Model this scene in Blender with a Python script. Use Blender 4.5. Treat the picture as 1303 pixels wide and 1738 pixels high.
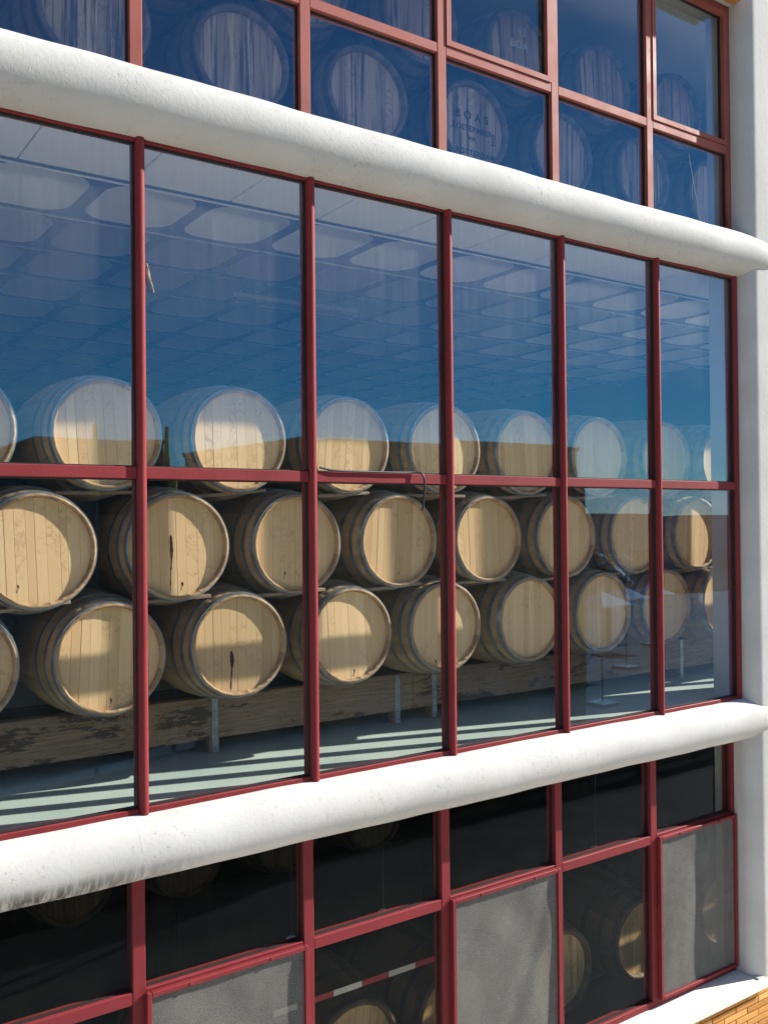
import bpy, bmesh, math, random
from mathutils import Vector, Matrix
random.seed(7)
PI = math.pi
for o in list(bpy.data.objects): bpy.data.objects.remove(o)
S = bpy.context.scene
C = S.collection

# ------------------------------------------------------------------ camera, sky, sun, exposure
EYE = 4.9                       # height of the camera above the outdoor ground
cam_d = bpy.data.cameras.new('camera'); cam = bpy.data.objects.new('camera', cam_d); C.objects.link(cam)
cam_d.sensor_fit = 'VERTICAL'; cam_d.sensor_height = 36; cam_d.lens = 36*1573.6/1738
cam_d.clip_start = .05; cam_d.clip_end = 3000
yaw, pit, rol = .6019, .0096, -.0095
fw = Vector((math.sin(yaw), math.cos(yaw), 0)); rt = Vector((math.cos(yaw), -math.sin(yaw), 0)); up = Vector((0, 0, 1))
f2 = fw*math.cos(pit)+up*math.sin(pit); u2 = up*math.cos(pit)-fw*math.sin(pit)
r3 = rt*math.cos(rol)+u2*math.sin(rol); u3 = u2*math.cos(rol)-rt*math.sin(rol)
M = Matrix((r3, u3, -f2)).transposed().to_4x4(); M.translation = (-.604, -4.193, EYE)
cam.matrix_world = M
S.camera = cam

SUN_EL, SUN_ROT = math.radians(30.3), math.radians(105.4)
sun_v = Vector((math.sin(SUN_ROT)*math.cos(SUN_EL), math.cos(SUN_ROT)*math.cos(SUN_EL), math.sin(SUN_EL)))
sd = bpy.data.lights.new('sun', 'SUN'); sd.energy = 5.0; sd.angle = math.radians(.55); sd.color = (1, .95, .87)
sun = bpy.data.objects.new('sun', sd); C.objects.link(sun)
sun.rotation_euler = (-sun_v).to_track_quat('-Z', 'Y').to_euler(); sun.location = (20, -8, 25)

W = bpy.data.worlds.new('World'); S.world = W; W.use_nodes = True
nt = W.node_tree; nt.nodes.clear()
sky = nt.nodes.new('ShaderNodeTexSky'); sky.sky_type = 'NISHITA'; sky.sun_disc = False
sky.sun_elevation = SUN_EL; sky.sun_rotation = SUN_ROT; sky.altitude = 600; sky.air_density = 1.0; sky.dust_density = .3; sky.ozone_density = 2.0
bg = nt.nodes.new('ShaderNodeBackground'); bg.inputs[1].default_value = .075
wo = nt.nodes.new('ShaderNodeOutputWorld')
tc = nt.nodes.new('ShaderNodeTexCoord'); mp = nt.nodes.new('ShaderNodeMapping'); mp.inputs['Scale'].default_value = (5, 5, 22)
nz = nt.nodes.new('ShaderNodeTexNoise'); nz.inputs['Scale'].default_value = 1.3; nz.inputs['Detail'].default_value = 6
cr = nt.nodes.new('ShaderNodeValToRGB'); cr.color_ramp.elements[0].position = .615; cr.color_ramp.elements[1].position = .78
cr.color_ramp.elements[1].color = (.6, .6, .6, 1)
mx = nt.nodes.new('ShaderNodeMix'); mx.data_type = 'RGBA'; mx.inputs[7].default_value = (6, 6.2, 6.4, 1)
L = nt.links.new
L(tc.outputs['Generated'], mp.inputs[0]); L(mp.outputs[0], nz.inputs[0]); L(nz.outputs[0], cr.inputs[0])
L(cr.outputs[0], mx.inputs[0]); L(sky.outputs[0], mx.inputs[6]); L(mx.outputs[2], bg.inputs[0]); L(bg.outputs[0], wo.inputs[0])
vs = S.view_settings; vs.view_transform = 'Standard'; vs.look = 'None'; vs.gamma = 1; vs.exposure = 1.32; vs.use_curve_mapping = False
S.render.engine = 'CYCLES'
S.cycles.max_bounces = 10; S.cycles.transparent_max_bounces = 24; S.cycles.diffuse_bounces = 5; S.cycles.glossy_bounces = 4
S.cycles.caustics_reflective = False; S.cycles.caustics_refractive = False
S.cycles.use_denoising = True
try: S.cycles.denoiser = 'OPENIMAGEDENOISE'
except Exception: pass

# ------------------------------------------------------------------ helpers
def obj(name, me, parent=None, loc=None, **props):
    o = bpy.data.objects.new(name, me); C.objects.link(o)
    if parent: o.parent = parent
    if loc: o.location = loc
    for k, v in props.items(): o[k] = v
    return o
def thing(name, label, cat, loc=(0, 0, 0), group=None):
    o = obj(name, None, None, loc, label=label, category=cat); o.empty_display_size = .1
    if group: o['group'] = group
    return o
class MB:
    def __init__(s): s.v = []; s.f = []; s.sm = []
    def add(s, vs, fs, smooth=False):
        n = len(s.v); s.v += [tuple(p) for p in vs]
        for f in fs: s.f.append([i+n for i in f]); s.sm.append(smooth)
        return s
    def box(s, x0, x1, y0, y1, z0, z1, c=0.0):
        if c <= 0:
            v = [(x, y, z) for x in (x0, x1) for y in (y0, y1) for z in (z0, z1)]
            return s.add(v, [(0, 1, 3, 2), (4, 6, 7, 5), (0, 4, 5, 1), (2, 3, 7, 6), (0, 2, 6, 4), (1, 5, 7, 3)])
        bm = bmesh.new(); bmesh.ops.create_cube(bm, size=1)
        for q in bm.verts: q.co = Vector(((x0+x1)/2+q.co.x*(x1-x0), (y0+y1)/2+q.co.y*(y1-y0), (z0+z1)/2+q.co.z*(z1-z0)))
        bmesh.ops.bevel(bm, geom=list(bm.edges), offset=c, segments=1, affect='EDGES')
        bm.verts.index_update(); s.add([q.co[:] for q in bm.verts], [[q.index for q in f.verts] for f in bm.faces]); bm.free(); return s
    def prism(s, pts, axis, a, b, smooth=False, cap=True):
        # pts 2D profile; axis 'x': pts are (y,z); 'y': (x,z); 'z': (x,y)
        def P(p, t): return {'x': (t, p[0], p[1]), 'y': (p[0], t, p[1]), 'z': (p[0], p[1], t)}[axis]
        n = len(pts); v = [P(p, a) for p in pts]+[P(p, b) for p in pts]
        s.add(v, [(i, (i+1) % n, n+(i+1) % n, n+i) for i in range(n)], smooth)
        if cap: s.add(v, [list(range(n-1, -1, -1)), list(range(n, 2*n))])
        return s
    def lathe_y(s, prof, n=48, smooth=True, cz=0.0):
        # prof: list of (y, r) revolved round the Y axis
        v = []
        for y, r in prof:
            for i in range(n):
                a = 2*PI*i/n; v.append((r*math.cos(a), y, cz+r*math.sin(a)))
        f = []
        for j in range(len(prof)-1):
            for i in range(n):
                k = (i+1) % n; f.append((j*n+i, j*n+k, (j+1)*n+k, (j+1)*n+i))
        return s.add(v, f, smooth)
    def tube(s, pts, r, n=8):
        P = [Vector(p) for p in pts]; v = []; rr = r if isinstance(r, (list, tuple)) else [r]*len(P)
        for i, p in enumerate(P):
            d = (P[min(i+1, len(P)-1)]-P[max(i-1, 0)]).normalized()
            a = d.cross(Vector((0, 0, 1)) if abs(d.z) < .9 else Vector((1, 0, 0))).normalized(); b = d.cross(a)
            v += [(p+(a*math.cos(2*PI*k/n)+b*math.sin(2*PI*k/n))*rr[i])[:] for k in range(n)]
        f = [(i*n+k, i*n+(k+1) % n, (i+1)*n+(k+1) % n, (i+1)*n+k) for i in range(len(P)-1) for k in range(n)]
        s.add(v, f, True); m = len(P)-1
        return s.add(v, [list(range(n-1, -1, -1)), list(range(m*n, m*n+n))])
    def mesh(s, name, mat):
        me = bpy.data.meshes.new(name); me.from_pydata(s.v, [], s.f)
        bm = bmesh.new(); bm.from_mesh(me); bmesh.ops.remove_doubles(bm, verts=bm.verts, dist=1e-6)
        bmesh.ops.recalc_face_normals(bm, faces=bm.faces); bm.to_mesh(me); bm.free()
        if any(s.sm):
            me.polygons.foreach_set('use_smooth', [True]*len(me.polygons))
            try: me.set_sharp_from_angle(angle=math.radians(38))
            except Exception: pass
        if mat: me.materials.append(mat)
        return me
    def build(s, name, mat, parent=None, loc=None, **props):
        return obj(name, s.mesh(name, mat), parent, loc, **props)

# ------------------------------------------------------------------ materials
class NM:
    def __init__(s, name):
        s.m = bpy.data.materials.new(name); s.m.use_nodes = True; s.t = s.m.node_tree; s.t.nodes.clear()
        s.out = s.n('ShaderNodeOutputMaterial')
    def n(s, kind, **kw):
        q = s.t.nodes.new(kind)
        for k, v in kw.items(): setattr(q, k, v)
        return q
    def l(s, a, b): s.t.links.new(a, b)
    def val(s, sock, v):
        if hasattr(v, 'links') or hasattr(v, 'is_linked'): s.l(v, sock)
        elif isinstance(v, (tuple, list)) and len(v) == 3 and sock.type == 'RGBA': sock.default_value = (*v, 1)
        else: sock.default_value = v
    def math(s, op, a, b=None, clamp=False):
        q = s.n('ShaderNodeMath', operation=op, use_clamp=clamp); s.val(q.inputs[0], a)
        if b is not None: s.val(q.inputs[1], b)
        return q.outputs[0]
    def coord(s, kind='Object', scale=(1, 1, 1), rnd=True):
        t = s.n('ShaderNodeTexCoord') if kind != 'Position' else s.n('ShaderNodeNewGeometry')
        p = s.n('ShaderNodeMapping'); p.inputs['Scale'].default_value = scale
        s.l(t.outputs[kind], p.inputs[0]); return p.outputs[0]
    def rnd(s): return s.n('ShaderNodeObjectInfo').outputs['Random']
    def noise(s, co, scale, detail=4, rough=.55, w=None, dist=0.0):
        q = s.n('ShaderNodeTexNoise'); q.inputs['Scale'].default_value = scale; q.inputs['Detail'].default_value = detail
        q.inputs['Roughness'].default_value = rough; q.inputs['Distortion'].default_value = dist
        if w is not None: q.noise_dimensions = '4D'; s.val(q.inputs['W'], w)
        s.l(co, q.inputs['Vector']); return q.outputs[0]
    def ramp(s, fac, stops):
        q = s.n('ShaderNodeValToRGB'); e = q.color_ramp.elements
        while len(e) < len(stops): e.new(.5)
        for i, (p, c) in enumerate(stops):
            e[i].position = p; e[i].color = (*c, 1) if isinstance(c, (tuple, list)) else (c, c, c, 1)
        s.l(fac, q.inputs[0]); return q.outputs[0]
    def mix(s, fac, a, b, mode='MIX'):
        q = s.n('ShaderNodeMix', data_type='RGBA', blend_type=mode); s.val(q.inputs[0], fac); s.val(q.inputs[6], a); s.val(q.inputs[7], b)
        return q.outputs[2]
    def bump(s, h, strength=.3, dist=.01):
        q = s.n('ShaderNodeBump'); q.inputs['Strength'].default_value = strength; q.inputs['Distance'].default_value = dist
        s.l(h, q.inputs['Height']); return q.outputs[0]
    def bsdf(s, col, rough=.6, spec=.4, metal=0.0, normal=None, **kw):
        b = s.n('ShaderNodeBsdfPrincipled'); s.val(b.inputs['Base Color'], col); s.val(b.inputs['Roughness'], rough)
        b.inputs['Specular IOR Level'].default_value = spec; s.val(b.inputs['Metallic'], metal)
        if normal is not None: s.l(normal, b.inputs['Normal'])
        return b.outputs[0]
    def done(s, sh): s.l(sh, s.out.inputs[0]); return s.m

def m_plain(name, col, rough=.6, spec=.4, var=.12, scale=6, metal=0.0, bump=.1):
    k = NM(name); co = k.coord('Position'); n = k.noise(co, scale, 5)
    c = k.mix(1.0, col, k.ramp(n, [(.25, 1-var*2), (.75, 1+var)]), 'MULTIPLY')
    return k.done(k.bsdf(c, rough, spec, metal, k.bump(k.noise(co, scale*12, 3), bump, .004)))

def m_stucco(name, chip=1.0, joints=False):
    k = NM(name); co = k.coord('Position')
    big = k.noise(co, 2.2, 5); fine = k.noise(co, 55, 5, .7); mid = k.noise(co, 16, 5, .65)
    col = k.ramp(big, [(.3, (.405, .40, .385)), (.7, (.485, .482, .47))])
    # chipped paint: small grey specks gathered in patches
    chips = k.math('MULTIPLY', k.ramp(k.noise(co, 42, 6, .75), [(.575, 0.0), (.62, 1.0)]), k.ramp(k.noise(co, 2.6, 4, .6), [(.50, 0.0), (.58, 1.0)]))
    chips = k.math('MULTIPLY', chips, chip)
    col = k.mix(chips, col, (.36, .35, .31))
    if joints:      # casting joints across the band, wavering a little
        g = k.n('ShaderNodeNewGeometry'); sx = k.n('ShaderNodeSeparateXYZ'); k.l(g.outputs['Position'], sx.inputs[0])
        xx = k.math('ADD', sx.outputs[0], k.math('MULTIPLY', k.noise(co, 7, 4), .05)); ph = k.math('ABSOLUTE', k.math('SUBTRACT', k.math('FRACT', k.math('MULTIPLY', xx, .57)), .5))
        jl = k.math('MULTIPLY', k.ramp(ph, [(.0, 1.0), (.0028, 0.0)]), k.ramp(k.noise(co, 9, 3), [(.50, 0.0), (.62, .45)])); col = k.mix(jl, col, (.30, .28, .25)); chips = k.math('MAXIMUM', chips, jl)
    # fine cracks
    v = k.n('ShaderNodeTexVoronoi', feature='DISTANCE_TO_EDGE'); v.inputs['Scale'].default_value = 2.4
    wob = k.n('ShaderNodeVectorMath', operation='ADD'); nn = k.n('ShaderNodeTexNoise'); nn.inputs['Scale'].default_value = 5; nn.inputs['Detail'].default_value = 5
    k.l(co, nn.inputs['Vector']); k.l(co, wob.inputs[0]); k.l(nn.outputs[1], wob.inputs[1]); k.l(wob.outputs[0], v.inputs['Vector'])
    crack = k.math('MULTIPLY', k.ramp(v.outputs['Distance'], [(.0, 1.0), (.006, 0.0)]), k.ramp(k.noise(co, 1.3, 2), [(.58, 0.0), (.68, .5)]))
    col = k.mix(crack, col, (.33, .31, .28))
    # rain streaks: thin vertical dirt
    cs = k.coord('Position', (60, 60, 2.5)); st = k.ramp(k.noise(cs, 1, 3), [(.5, 0.0), (.75, .28)])
    col = k.mix(st, col, (.46, .40, .30))
    h = k.math('ADD', k.math('MULTIPLY', fine, .6), k.math('MULTIPLY', mid, .55)); h = k.math('SUBTRACT', h, k.math('MULTIPLY', chips, .6))
    return k.done(k.bsdf(col, .85, .25, 0, k.bump(h, .34, .007)))

def m_tube(name, mould):
    # as the stucco, with black mould streaks under the belly near the left end
    m = m_stucco(name, 1.0, True); t = m.node_tree
    if not mould: return m
    k = NM.__new__(NM); k.m = m; k.t = t
    b = [q for q in t.nodes if q.type == 'BSDF_PRINCIPLED'][0]; old = b.inputs['Base Color'].links[0].from_socket
    g = k.n('ShaderNodeNewGeometry'); sx = k.n('ShaderNodeSeparateXYZ'); k.l(g.outputs['Position'], sx.inputs[0])
    mr = k.n('ShaderNodeMapRange'); mr.inputs[1].default_value = 1.25; mr.inputs[2].default_value = .55; k.l(sx.outputs[0], mr.inputs[0])
    mz = k.n('ShaderNodeMapRange'); mz.inputs[1].default_value = EYE-1.535; mz.inputs[2].default_value = EYE-1.60; k.l(sx.outputs[2], mz.inputs[0])
    cs = k.coord('Position', (46, 8, 5)); s1 = k.noise(cs, 1, 5, .7)
    f = k.math('MULTIPLY', k.math('MULTIPLY', mr.outputs[0], mz.outputs[0]), k.ramp(s1, [(.36, 0.0), (.56, 1.0)]))
    f = k.math('MULTIPLY', f, .92); k.l(k.mix(f, old, (.07, .06, .05)), b.inputs['Base Color']); return m

def m_red(name, col, chalk):
    k = NM(name); co = k.coord('Position')
    n = k.noise(co, 5, 5); c = k.ramp(n, [(.25, tuple(x*.85 for x in col)), (.75, tuple(min(1, x*1.12) for x in col))])
    c = k.mix(k.ramp(k.noise(co, 70, 4, .7), [(.60, 0.0), (.75, .30)]), c, chalk)
    return k.done(k.bsdf(c, k.ramp(n, [(.3, .5), (.7, .7)]), .16, 0, k.bump(k.noise(co, 160, 2), .08, .002)))

def m_glass(name, dust, tint, refl, base=.13, grime=1.0, tophaze=False):
    k = NM(name); co = k.coord('Position')
    lw = k.n('ShaderNodeLayerWeight'); lw.inputs[0].default_value = .5
    cosv = k.math('SUBTRACT', 1.0, lw.outputs['Facing'])
    g = k.n('ShaderNodeNewGeometry'); dp = k.n('ShaderNodeVectorMath', operation='DOT_PRODUCT'); k.l(g.outputs['Normal'], dp.inputs[0]); k.l(g.outputs['Incoming'], dp.inputs[1])
    ca = k.math('ABSOLUTE', dp.outputs['Value']); q = k.math('POWER', k.math('SUBTRACT', 1.0, ca), 4.0)
    F = k.math('ADD', base, k.math('MULTIPLY', q, .20))
    tr = k.n('ShaderNodeBsdfTransparent'); tr.inputs[0].default_value = (*tint, 1)
    gl = k.n('ShaderNodeBsdfGlossy'); gl.inputs[0].default_value = (*refl, 1); gl.inputs['Roughness'].default_value = 0.0
    # old float glass is never quite flat
    wv = k.bump(k.noise(co, 1.4, 1), .035, .02); k.l(wv, gl.inputs['Normal'])
    m1 = k.n('ShaderNodeMixShader'); k.l(F, m1.inputs[0]); k.l(tr.outputs[0], m1.inputs[1]); k.l(gl.outputs[0], m1.inputs[2])
    df = k.n('ShaderNodeBsdfDiffuse'); df.inputs[0].default_value = (.72, .72, .70, 1)
    cs = k.coord('Position', (34, 34, 1.2)); streak = k.noise(cs, 1, 4, .6); cloud = k.noise(co, 2.6, 5)
    speck = k.ramp(k.noise(co, 95, 3, .6), [(.70, 0.0), (.76, 1.0)])
    d = k.math('MULTIPLY', k.math('ADD', k.ramp(streak, [(.3, .45), (.75, 1.35)]), k.ramp(cloud, [(.3, -.1), (.75, .7)])), dust)
    if tophaze:     # bright haze painted over the pane tops by thickening the dust upward
        gz = k.n('ShaderNodeNewGeometry'); sz = k.n('ShaderNodeSeparateXYZ'); k.l(gz.outputs['Position'], sz.inputs[0])
        mz = k.n('ShaderNodeMapRange'); mz.inputs[1].default_value = EYE+.9; mz.inputs[2].default_value = EYE+1.75; mz.inputs[3].default_value = .18; mz.inputs[4].default_value = 2.0; k.l(sz.outputs[2], mz.inputs[0])
        d = k.math('MULTIPLY', d, mz.outputs[0])
    d = k.math('ADD', d, k.math('MULTIPLY', speck, .10*grime), clamp=True)
    m2 = k.n('ShaderNodeMixShader'); k.l(d, m2.inputs[0]); k.l(m1.outputs[0], m2.inputs[1]); k.l(df.outputs[0], m2.inputs[2])
    return k.done(m2.outputs[0])

def m_board(name, dark, light, stain, stain_amt, streak=0.0, rough=.6):
    # planks with vertical grain; tone differs from board to board
    k = NM(name); r = k.rnd(); w = k.math('MULTIPLY', r, 57.0)
    g = k.coord('Object', (70, 70, 2.2)); grain = k.noise(g, 1, 5, .65, w); g2 = k.coord('Object', (14, 14, 1.0)); band = k.noise(g2, 1, 3, .5, w)
    co = k.coord('Object'); cl = k.noise(co, 9, 6, .7, w, .6)
    f = k.math('ADD', k.math('MULTIPLY', r, .40), k.math('MULTIPLY', k.math('ADD', grain, band), .30))
    oi = k.n('ShaderNodeObjectInfo'); wn = k.n('ShaderNodeTexWhiteNoise'); k.l(oi.outputs['Location'], wn.inputs['Vector'])   # one tone per barrel
    c = k.ramp(f, [(.2, dark), (.8, light)])
    c = k.mix(1.0, c, k.ramp(wn.outputs['Value'], [(0.0, (.84, .80, .76)), (.45, (1.0, .97, .94)), (1.0, (1.08, 1.06, 1.06))]), 'MULTIPLY')
    c = k.mix(k.math('MULTIPLY', k.ramp(cl, [(.475, 0.0), (.50, 1.0), (.525, 0.0)]), k.math('MULTIPLY', k.ramp(k.noise(co, 3.5, 2, .5, w), [(.5, 0.0), (.62, 1.0)]), stain_amt)), c, stain)
    c = k.mix(k.math('MULTIPLY', k.ramp(grain, [(.55, 0.0), (.72, 1.0)]), .22), c, stain)
    if streak:
        s = k.noise(k.coord('Object', (30, 30, 1.1)), 1, 4, .6, w); c = k.mix(k.math('MULTIPLY', k.ramp(s, [(.50, 0.0), (.62, 1.0)]), streak), c, tuple(x*.18 for x in dark))
    return k.done(k.bsdf(c, rough, .3, 0, k.bump(grain, .25, .003)))

def m_stave(name, dark, light):
    k = NM(name); r = k.rnd(); w = k.math('MULTIPLY', r, 91.0)
    at = k.n('ShaderNodeAttribute', attribute_name='stave'); co = k.coord('Object', (26, 2.0, 26)); n = k.noise(co, 1, 5, .6, w)
    f = k.math('ADD', k.math('MULTIPLY', at.outputs['Fac'], .5), k.math('MULTIPLY', n, .5))
    c = k.ramp(f, [(.2, dark), (.8, light)])
    return k.done(k.bsdf(c, .65, .3, 0, k.bump(n, .2, .003)))

def m_concrete(name, a, b, scale=3, bump=.25, rough=.85):
    k = NM(name); co = k.coord('Position'); n = k.noise(co, scale, 6, .6); f = k.noise(co, 60, 4, .7)
    c = k.ramp(n, [(.28, a), (.72, b)]); c = k.mix(k.ramp(f, [(.58, 0.0), (.75, .3)]), c, tuple(x*.55 for x in a))
    return k.done(k.bsdf(c, rough, .3, 0, k.bump(f, bump, .004)))

def m_beam(name):
    k = NM(name); r = k.rnd(); w = k.math('MULTIPLY', r, 31.0)
    co = k.coord('Position', (1.2, 10, 14)); ring = k.noise(co, 1.2, 3, .5, w, 1.6)
    wv = k.math('SINE', k.math('MULTIPLY', ring, 95.0))
    f = k.math('ADD', k.math('MULTIPLY', wv, .09), k.noise(k.coord('Position', (4, 40, 60)), 1, 4, .6))
    c = k.ramp(f, [(.15, (.16, .10, .058)), (.75, (.40, .275, .175))])
    spl = k.math('ADD', k.noise(k.coord('Position', (1.5, 3, 4.5)), 1, 8, .75, w), k.math('MULTIPLY', k.math('SUBTRACT', k.noise(k.coord('Position', (6, 40, 70)), 1, 3), .5), .16))
    c = k.mix(k.ramp(spl, [(.56, 0.0), (.575, .85)]), c, (.06, .045, .035))      # old wine soaked into the grain
    return k.done(k.bsdf(c, .75, .3, 0, k.bump(f, .3, .004)))

def m_cloth(name):
    k = NM(name); co = k.coord('Position')
    n = k.noise(k.coord('Position', (300, 1, 190)), 1, 2, .6); b = k.noise(k.coord('Position', (9, 1, 6)), 1, 4)
    c = k.ramp(k.math('ADD', k.math('MULTIPLY', b, .3), k.math('MULTIPLY', n, .7)), [(.3, (.15, .148, .138)), (.7, (.30, .295, .275))])
    df = k.n('ShaderNodeBsdfDiffuse'); k.l(c, df.inputs[0]); tl = k.n('ShaderNodeBsdfTranslucent'); k.l(c, tl.inputs[0])
    a = k.n('ShaderNodeMixShader'); a.inputs[0].default_value = .2; k.l(df.outputs[0], a.inputs[1]); k.l(tl.outputs[0], a.inputs[2])
    tr = k.n('ShaderNodeBsdfTransparent'); m = k.n('ShaderNodeMixShader'); k.l(k.ramp(n, [(.3, .42), (.7, .80)]), m.inputs[0]); k.l(tr.outputs[0], m.inputs[1]); k.l(a.outputs[0], m.inputs[2])
    return k.done(m.outputs[0])

STUCCO = m_stucco('white_stucco', .25); TUBE_A = m_tube('white_stucco_band', False); TUBE_B = m_tube('white_stucco_band_mouldy', True)
RED_UP = m_red('faded_red_paint', (.29, .085, .066), (.40, .21, .18))
RED_MID = m_red('maroon_paint', (.195, .025, .028), (.36, .14, .13))
RED_LOW = m_red('crimson_paint', (.175, .022, .026), (.31, .11, .10))
SEAL = m_plain('black_seal', (.02, .02, .02), .6, .3)
GLASS_UP = m_glass('upper_glass', .004, (.96, .975, .99), (.15, .58, .96), .072, .9)
GLASS_MID = m_glass('middle_glass', .002, (.985, .99, .985), (.25, .52, .96), .08, .5)
GLASS_MIDU = m_glass('middle_glass_dusty_hazed', .024, (.985, .99, .985), (.15, .58, .96), .075, .8, True)
GLASS_LOW = m_glass('lower_glass', .0022, (.93, .93, .90), (.62, .78, 1.0), .003, 1.0)
OAK_HEAD = m_board('pale_oak_boards', (.66, .45, .22), (.87, .645, .36), (.36, .20, .09), .5)
OAK_STAVE = m_stave('pale_oak_staves', (.27, .175, .09), (.50, .345, .19))
OLD_HEAD = m_board('weathered_cask_boards', (.30, .20, .14), (.74, .55, .41), (.07, .04, .03), .6, .95)
OLD_STAVE = m_stave('weathered_cask_staves', (.10, .07, .055), (.22, .16, .12))
GOLD_HEAD = m_board('golden_cask_boards', (.50, .33, .14), (.70, .51, .26), (.12, .06, .02), .7, .4)
DIM_HEAD = m_board('shaded_cask_boards', (.10, .065, .035), (.20, .14, .075), (.04, .02, .01), .7, .4)  # golden boards darkened in colour, for the shade deep in the store
GOLD_STAVE = m_stave('brown_cask_staves', (.06, .04, .022), (.13, .085, .05))
HOOP = m_plain('galvanised_hoop', (.33, .37, .38), .40, .5, .25, 14, .65)
HOOP_OLD = m_plain('rusty_hoop', (.085, .06, .055), .6, .4, .25, 14, .4)
WINE = m_plain('dried_wine', (.075, .022, .012), .6, .3)
INK = m_plain('black_stencil_ink', (.025, .023, .025), .8, .2); CHALK = m_plain('white_stencil_paint', (.62, .62, .62), .8, .2)
FLOOR = m_concrete('pale_green_floor_paint', (.35, .44, .39), (.46, .54, .48), 2.5, .15, .55)
CEIL = m_concrete('pale_concrete', (.78, .78, .75), (.86, .86, .83), 1.6, .2)
RIB = m_concrete('shaded_rib_concrete', (.10, .105, .11), (.15, .155, .16), 1.6, .2)  # shade of the ribs put into the colour, against the brightened domes
DOME = m_concrete('lit_dome_concrete', (.80, .80, .77), (.88, .88, .85), 1.6, .2)  # pale copy of the concrete, light inside the coffers put into its colour
CONC = m_concrete('grey_concrete', (.30, .30, .28), (.44, .44, .41), 2.5, .3)
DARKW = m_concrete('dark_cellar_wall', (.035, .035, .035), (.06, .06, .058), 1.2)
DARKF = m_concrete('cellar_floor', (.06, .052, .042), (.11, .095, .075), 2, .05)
BEAM0 = m_beam('stained_pine'); DBEAM = m_concrete('dark_timber', (.035, .026, .018), (.06, .045, .03), 5); BATTEN = m_board('grey_batten_wood', (.20, .15, .10), (.42, .33, .23), (.06, .04, .03), .4)
STEEL = m_plain('zinc_strap', (.36, .42, .44), .45, .5, .2, 12, .6)
WHITE = m_plain('white_enamel', (.72, .73, .74), .4, .5, .05)
CLOTH = m_cloth('grey_mesh_cloth')
SILL = m_concrete('pale_stone_sill', (.60, .56, .50), (.74, .71, .66), 4, .15, .7)
MORTAR = m_concrete('brown_mortar', (.16, .10, .06), (.24, .16, .10), 8)
EAVE = m_board('orange_varnished_wood', (.30, .11, .03), (.50, .22, .07), (.12, .04, .01), .3)
BLACKP = m_plain('black_rubber', (.012, .012, .013), .5, .4)

def m_brick(name):
    k = NM(name); r = k.rnd(); co = k.coord('Position'); n = k.noise(co, 22, 5, .65)
    f = k.math('ADD', k.math('MULTIPLY', r, .6), k.math('MULTIPLY', n, .4))
    c = k.ramp(f, [(.15, (.36, .155, .035)), (.5, (.50, .24, .06)), (.85, (.62, .36, .12))])
    return k.done(k.bsdf(c, .8, .25, 0, k.bump(k.noise(co, 130, 4, .7), .35, .004)))
BRICK = m_brick('ochre_brick')

# ------------------------------------------------------------------ the street outside (seen mirrored in the glass)
gm = m_concrete('street_asphalt', (.05, .048, .044), (.085, .08, .072), .6, .2)
g = MB().add([(-700, -700, 0), (700, -700, 0), (700, 700, 0), (-700, 700, 0)], [(0, 1, 2, 3)]).build('ground', gm, kind='structure')

pv = m_concrete('bounce_paving', (.62, .59, .52), (.72, .69, .62), 1.2, .2)
MB().box(-60, 60, -6.6, -.066, -.02, .13).build('bounce_pavement', pv, kind='structure')  # pale paving added out of view to bounce sunlight up to the ceilings
MB().box(-60, 60, -6.76, -6.605, -.02, .126, .01).build('kerb', CONC, kind='structure')  # edge of the added bounce paving
BAY = .92
def z(h): return EYE+h
bld = thing('winery_building', 'white winery facade with three storeys of maroon framed glazing between rounded bands', 'building')

# floors, ceilings, inner walls
XL, XR, YB = -2.44, 9.6, 11.0
PX, PY, CY0, CZ = .635, .77, .84, 1.90
MB().box(XL, XR, .06, YB, z(-1.60), z(-1.36)).build('middle_floor_slab', FLOOR, bld)
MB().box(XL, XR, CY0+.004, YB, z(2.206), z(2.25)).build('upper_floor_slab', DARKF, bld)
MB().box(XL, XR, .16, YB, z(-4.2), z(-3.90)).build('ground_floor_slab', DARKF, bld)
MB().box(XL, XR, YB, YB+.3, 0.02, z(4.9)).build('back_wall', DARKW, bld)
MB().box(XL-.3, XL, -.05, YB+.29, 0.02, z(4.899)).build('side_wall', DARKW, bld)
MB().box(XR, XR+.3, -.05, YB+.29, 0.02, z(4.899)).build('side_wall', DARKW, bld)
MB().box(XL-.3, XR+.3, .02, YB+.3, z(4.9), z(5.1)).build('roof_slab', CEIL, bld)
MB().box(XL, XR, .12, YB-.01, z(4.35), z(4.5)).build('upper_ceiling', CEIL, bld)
MB().box(XL, XR, .17, YB-.01, z(-1.64), z(-1.603)).build('lower_dark_sheet', DARKW, bld)  # dark sheet added under the slab to cut bounced light
# the header beam over the upper windows with its orange wooden soffit
MB().box(XL-.3, XR+.3, .0, .30, z(3.86), z(4.899)).build('header_beam', STUCCO, bld)
for i in range(4):
    MB().box(XL+.02, 5.50, -.16+i*.045, -.16+i*.045+.041, z(3.845), z(3.867), .003).build('soffit_board', EAVE, bld)

# coffered concrete ceiling of the middle storey

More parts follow.
